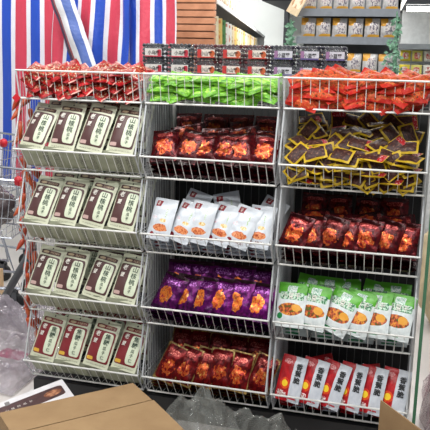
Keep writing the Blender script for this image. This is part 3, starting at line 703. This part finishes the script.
build('end_cap', MB().tube([dv*.0, dv*.02], .018, 8), black, t)
build('end_cap', MB().tube([dv*.98, dv*1.0], .018, 8), black, t)
p = pz(-6, 306, 0)
t = thing('wooden_crate_block', 'pale beige wooden block at the left edge on black feet', 'block', (p.x, p.y, 0))
build('block', MB().box((-.1, -.05, .05), (.045, .05, .24)), plain('beige_wood', (214, 180, 140), .7), t)
build('foot', MB().box((-.1, -.05, 0), (.045, .05, .05)), black, t)

# ------------------------------------------------------------------ cartons, printed box and plastic film
def crumple(name, x0, x1, y0, y1, hgt, mat, label, seed, nx=46, ny=34, base=.012, sharp=5, tall=None):
    def fn(u, v):
        x = x0+(x1-x0)*u; y = y0+(y1-y0)*v
        e = math.sin(math.pi*u)**.6*math.sin(math.pi*v)**.6
        rdg = 1-abs(fbm((x, y, 0), sharp, seed))*2; r2 = 1-abs(fbm((x, y, 0), sharp*2.7, seed+2))*2
        return (x+.03*fbm((x, y, 1), 6, seed), y+.03*fbm((x, y, 2), 6, seed+1), base + max(0, hgt*e*(.45+.4*rdg+.22*r2)))
    return sheet(name, fn, nx, ny, mat, label, 'plastic film', None, .0006, False)
fl1 = film('lavender_film', (178, 170, 180), .36, .05, 34, 1.0)
fl2 = film('grey_film', (132, 134, 130), .30, .1, 16, .9)
fl3 = film('pinkish_film', (206, 176, 184), .45, .12, 14, .8)
crumple('plastic_film', -1.75, -.93, .0, .72, .34, fl1, 'heap of crumpled clear plastic film on the floor left of the rack', 3, 56, 50, sharp=7)
crumple('plastic_film', -1.60, -.98, .80, 1.15, .06, fl1, 'thin sheet of lavender plastic film spread on the floor by the carts', 8, 40, 40)
crumple('plastic_film', -.19, .50, -.36, -.085, .30, fl2, 'crumpled clear plastic film in front of the bottom middle basket', 5, 70, 40, sharp=7)
crumple('plastic_film', .915, 1.40, .0, .75, .46, fl3, 'pinkish heap of clear plastic film at the lower right corner', 6, 70, 80, sharp=8)
def drape(u, v):
    zz = .50+.94*v; yy = -.05+.40*u
    return (.868+.015*fbm((yy, zz, 0), 7, 2)+.01*abs(fbm((yy, zz, 0), 16, 4)) + .05*(1-v)**2, yy, zz)
sheet('hanging_plastic_film', drape, 24, 60, film('drape_film', (214, 220, 218), .16, .12, 12, .6), 'clear plastic film hanging down the rack\'s right side', 'plastic film', None, .0006, False)
o = build('green_corner_post', MB().box((-.006, -.006, 0), (.006, .012, 1.36)), plain('green_post', (62, 112, 82), .5)); o.location = (.868, -.03, 0); o.rotation_euler = (0, 0, 0)
tag(o, 'slim green post standing along the rack\'s right front edge', 'post')

def carton(loc, rz, w_, d_, h_, flaps, label):
    t = thing('cardboard_carton', label, 'carton', loc, None, rz); T = .005
    build('bottom', MB().box((-w_/2, -d_/2, 0), (w_/2, d_/2, T)), kraft, t)
    for n_, a_, b2 in (('side_wall', (-w_/2, d_/2-T, T), (w_/2, d_/2, h_)), ('side_wall', (-w_/2, -d_/2, T), (w_/2, -d_/2+T, h_)), ('end_wall', (-w_/2, -d_/2+T, T), (-w_/2+T, d_/2-T, h_)), ('end_wall', (w_/2-T, -d_/2+T, T), (w_/2, d_/2-T, h_))):
        build(n_, MB().box(a_, b2), [kraft], t)
    for side, a_, ln, in flaps:     # flap hinged at wall top; a_ = angle up from outward-horizontal
        mb = MB()
        if side in 'fb':
            s_ = 1 if side == 'b' else -1
            mb.box((-w_/2, 0, -T/2), (w_/2, ln*s_, T/2)); o = build('flap', mb, kraft, t); o.location = (0, s_*d_/2, h_); o.rotation_euler = (s_*rad(a_), 0, 0)
        else:
            s_ = 1 if side == 'r' else -1
            mb.box((0, -d_/2, -T/2), (ln*s_, d_/2, T/2)); o = build('flap', mb, kraft, t); o.location = (s_*w_/2, 0, h_); o.rotation_euler = (0, -s_*rad(a_), 0)
    return t
# big closed carton in the left foreground
A, Bp = pz(2, 418, .30), pz(133, 383, .30)
dx = Bp-A; rz = math.atan2(dx.y, dx.x)-rad(4.5); A = Bp-Vector((math.cos(rz), math.sin(rz), 0))*dx.length; nv = Vector((-math.sin(rz), math.cos(rz), 0)); mid = (A+Bp)/2 - nv*.21
carton((mid.x, mid.y, 0), rz, dx.length, .42, .298, [('b', 179.3, .17), ('f', 178.2, .235), ('r', 262, .16)], 'large cardboard carton with folded top flaps in the lower left foreground')
P_, Q_ = pz(381, 400, .35), pz(424, 432, .35)
dx = Q_-P_; rz = math.atan2(dx.y, dx.x); nv = Vector((-math.sin(rz), math.cos(rz), 0)); Q_ = P_+dx.normalized()*.36; mid = (P_+Q_)/2 - nv*.15
carton((mid.x, mid.y, 0), rz, .36, .30, .19, [('b', 90, .16), ('f', -40, .14)], 'cardboard carton at the lower right corner with one flap standing up')
# white printed box lid leaning between carton and rack
a0, a1, a2 = pz(-14, 408, .22), pz(62, 379, .22), pz(76, 398.5, .22)
wbm = printed('printed_box', (224, 222, 226), [(9, .44, .66, .50, .18, [(.4, (64, 40, 42)), (.6, (78, 50, 50))]), (2, .79, .66, .12, .10, [(.4, (110, 60, 40)), (.6, (186, 130, 96))], .5, 14), (8, .24, .88, .03, .06, (120, 118, 120))], .5, 0, .05)
t = thing('white_printed_box', 'white carton with dark brown printed band, standing behind the big cardboard carton', 'box', a1)
ex = (a0-a1); ey = (a2-a1); ex.z = ex.z; nn = ex.cross(ey).normalized()
if nn.z < 0: nn = -nn
mb = MB(); mb.grid(lambda u, v: ex*(1-u)+ey*(1-v)*1.25, 6, 4); n = len(mb.v)
mb.grid(lambda u, v: ex*(1-u)+ey*(1-v)*1.25-nn*.215, 6, 4, 0, (0, 3), True)
def rim(p0, p1): 
    k = len(mb.v); mb.v.extend([p0, p1, p1-nn*.215, p0-nn*.215]); mb.face((k, k+1, k+2, k+3))
Z0 = Vector((0, 0, 0)); rim(ex, Z0); rim(Z0, ey*1.25); rim(ey*1.25, ex+ey*1.25); rim(ex+ey*1.25, ex)
lid = build('lid', mb, wbm, t)
mb = MB()
for k_, ch in enumerate('山核桃瓜子'):
    gv, gf = glyph(ch, .0); n = len(mb.v); L1 = ex.length; L2 = ey.length*1.25
    for v in gv:
        U_ = .20+.075*k_+v.x*.045; V_ = .66+v.y*.045*L1/L2
        mb.v.append(ex*(1-U_)+ey*1.25*(1-V_)+nn*.001)
    for g_ in gf: mb.face([n+i for i in g_])
build('band_lettering', mb, ink_white, lid)
p = px(432, 222, 1.6)
bundle((p.x+.1, 1.7, 0), .16, .16, p.z*.5, plain('beige_sack', (214, 196, 160), .8), 'pale beige sack standing on the floor right of the rack', 4)
p = px(12, 353, .30)
crumple('pink_wrapper', p.x-.07, p.x+.07, p.y-.04, p.y+.05, .035, plain('pink_film', (206, 60, 110), .3), 'small crumpled pink wrapper lying on the clear film at the left', 11, 16, 12, base=p.z-.01, sharp=20)
